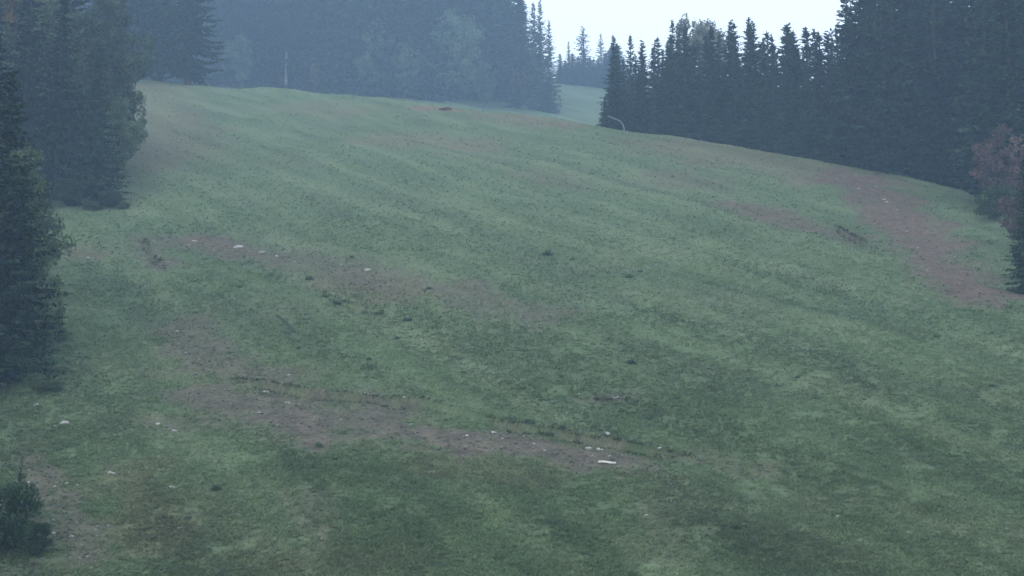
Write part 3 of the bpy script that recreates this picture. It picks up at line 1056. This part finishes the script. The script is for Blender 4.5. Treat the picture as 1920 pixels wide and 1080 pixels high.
def rod(name, p0, p1, r0, r1, mat, lab, cat, n=8, bend=0.0, sub=6):
    p0, p1 = np.array(p0), np.array(p1)
    s = np.linspace(0, 1, sub)
    rr_ = np.random.default_rng(len(lab))
    pts = p0[None] * (1 - s[:, None]) + p1[None] * s[:, None]
    pts[:, 2] += bend * np.sin(s * math.pi) + rr_.normal(0, r0 * .15, sub)
    v, f = merge([tube(pts, r0 * (1 - s) + r1 * s, n), tube(pts[::-1][-2:], [r0 * .98, r0 * .9], n)])
    o = link(name, mesh_np(name, v, f, mat, True))
    return tag(o, lab, cat)


def on(u, v, dz=0):
    x, y = at(u, v)
    return (x, y, float(gz(x, y)[0]) + dz)


a_, b_ = on(1122, 863, .07), on(1155, 864, .07)
rod('log', a_, b_, .05, .04, M['wood'], 'short bleached white log lying at the lower strip right end', 'log')
a_, b_ = on(520, 596, .10), on(560, 626, .10)
rod('stick', a_, b_, .045, .03, M['wood_dark'], 'long dark stick lying diagonally in the middle of the slope', 'stick')
a_, b_ = on(1112, 733, .06), on(1148, 738, .06)
rod('stick', a_, b_, .04, .03, M['wood_dark'], 'dark stick beside the long pale rock above the strip', 'stick')

# bent pale pole at the crest in front of the right wood: thick sleeve, bend, thin raked lance
t, _ = ray(1171, 243)
y0 = 132.0
for _i in range(6):
    y0 = float(crest_y(t * y0)) - .6
x0 = t * y0
z0 = float(gz(x0, y0)[0])
k = y0 / F_PX
root = bpy.data.objects.new('snow_lance', None)
C.objects.link(root)
root.location = (x0, y0, z0)
tag(root, 'pale bent pole leaning left on the crest before the right wood', 'pole')
v, f = tube([(0, 0, -.3), (-.1 * k * 10, 0, 8 * k), (-3 * k, 0, 15 * k)], [1.3 * k, 1.2 * k, 1.1 * k], 8)
link('post', mesh_np('post', v, [q for q in f if len(set(q)) == 4], M['metal'], True), root)
v, f = tube([(-3 * k, 0, 15 * k), (-8 * k, 0, 21 * k), (-16 * k, .2, 26 * k), (-28 * k, .4, 32 * k)], [1.0 * k, 1.0 * k, .9 * k, .8 * k], 8)
link('arm', mesh_np('arm', v, [q for q in f if len(set(q)) == 4], M['metal'], True), root)
v, f = tube([(-28 * k, .4, 32 * k), (-31 * k, .4, 33 * k)], [1.3 * k, 1.1 * k], 8)
link('nozzle_head', mesh_np('nozzle_head', v, [q for q in f if len(set(q)) == 4], M['metal'], True), root)


# ------------------------------------------------------------------ dark tussocks dotted on the slope
def tussock_mesh(seed):
    r = np.random.default_rng(seed)
    n_ = 120
    a = r.uniform(0, 6.28, n_)
    rad = r.random(n_) ** .8 * .6
    P = np.stack([rad * np.cos(a), rad * np.sin(a), np.zeros(n_) - .1], 1)
    hgt = (1.05 - 1.3 * rad) * r.uniform(.2, .8, n_)
    wd = r.uniform(.03, .06, n_)
    b = r.uniform(0, 6.28, n_)
    sd = np.stack([np.cos(b), np.sin(b), np.zeros(n_)], 1) * wd[:, None]
    tip = P + np.stack([np.cos(a) * .45 * hgt, np.sin(a) * .45 * hgt, hgt + .1], 1)
    mid = P * .5 + tip * .5 + np.array([0, 0, .08])
    Q = np.stack([P - sd, P + sd, mid + sd * .8, mid - sd * .8], 1)
    Q2 = np.stack([mid - sd * .8, mid + sd * .8, tip + sd * .15, tip - sd * .15], 1)
    v = np.concatenate([Q, Q2]).reshape(-1, 3)
    me = mesh_np('grass_tussock', v, np.arange(len(v)).reshape(-1, 4), M['tussock'], False, {'shade': np.repeat(np.tile(r.uniform(.6, 1.3, n_), 2), 4)})
    return me


TUS = [tussock_mesh(k) for k in range(3)]
tus = [(765, 592, 22), (745, 623, 12), (692, 668, 12), (580, 519, 18), (608, 549, 14), (632, 560, 20), (684, 575, 16), (712, 577, 20),
       (1184, 683, 22), (1052, 697, 10), (1495, 715, 12), (1755, 634, 14), (1461, 728, 12), (1595, 832, 14), (1027, 475, 22), (1074, 484, 10),
       (1200, 505, 12), (1180, 518, 18), (990, 790, 26), (960, 786, 20), (1030, 800, 22), (1055, 804, 18), (1085, 815, 24), (920, 778, 18),
       (400, 888, 16), (405, 921, 24), (352, 975, 18), (598, 835, 20), (628, 862, 18), (755, 958, 14), (790, 1035, 14), (1110, 750, 12),
       (660, 487, 10), (450, 545, 14), (1380, 990, 18), (1500, 895, 12), (1620, 760, 10), (1860, 735, 16), (1690, 692, 10), (1540, 657, 10),
       (1090, 690, 9), (1165, 760, 12), (870, 690, 12), (560, 650, 12), (430, 655, 14), (805, 545, 12), (1240, 700, 12), (1330, 725, 12), (1780, 660, 8), (1588, 990, 8)]
for u, v, pw in tus:
    x, y = at(u, v)
    o = link('grass_tussock', random.choice(TUS))
    s = pw / F_PX * y / 1.3
    o.scale = (s, s, s * .9)
    o.location = (x, y, float(gz(x, y)[0]))
    o.rotation_euler = (0, 0, random.uniform(0, 6.28))
    if 770 <= v <= 820 and u > 900:
        where = 'along the ledge above the lower bare strip'
    elif v < 600 and u < 820:
        where = 'just below the upper bare strip'
    elif v < 530:
        where = 'high in the middle of the slope'
    elif v > 820 and u < 820:
        where = 'in the meadow at the lower left'
    elif v > 820:
        where = 'in the meadow at the lower right'
    elif u > 1400:
        where = 'on the open slope at the right'
    elif u > 830:
        where = 'above the right half of the lower bare strip'
    else:
        where = 'on the green between the two bare strips'
    big = 'large dark' if pw >= 20 else 'dark' if pw >= 14 else 'little dark'
    tag(o, big + ' grass tuft ' + where, 'grass tuft', big + ' tufts ' + where)

# ------------------------------------------------------------------ haze
bm = bmesh.new()
zlo, zhi = float(z_.min()) - 1.0, 128.0
bmesh.ops.create_cube(bm, size=1.0)
ext = float(np.abs(x_).max()) + 10
for v in bm.verts:
    v.co = (v.co.x * 2 * ext, 278 + v.co.y * 720, (zlo + zhi) / 2 + v.co.z * (zhi - zlo))
me = bpy.data.meshes.new('haze')
bm.to_mesh(me)
bm.free()
hm = bpy.data.materials.new('mist')
hm.use_nodes = True
ht = hm.node_tree
ht.nodes.clear()
ho = ht.nodes.new('ShaderNodeOutputMaterial')
pv = ht.nodes.new('ShaderNodeVolumePrincipled')
pv.inputs['Color'].default_value = (.53, .73, 1.0, 1)
pv.inputs['Density'].default_value = .0013
pv.inputs['Anisotropy'].default_value = .1
ht.links.new(pv.outputs[0], ho.inputs['Volume'])
me.materials.append(hm)
haze = link('haze', me)
haze['kind'] = 'stuff'
print('ground', zlo, z_.max(), 'ext', ext, 'tufts', n, 'spruce quads', [len(p[1].polygons) for p in SPR + WIDE + NEAR])
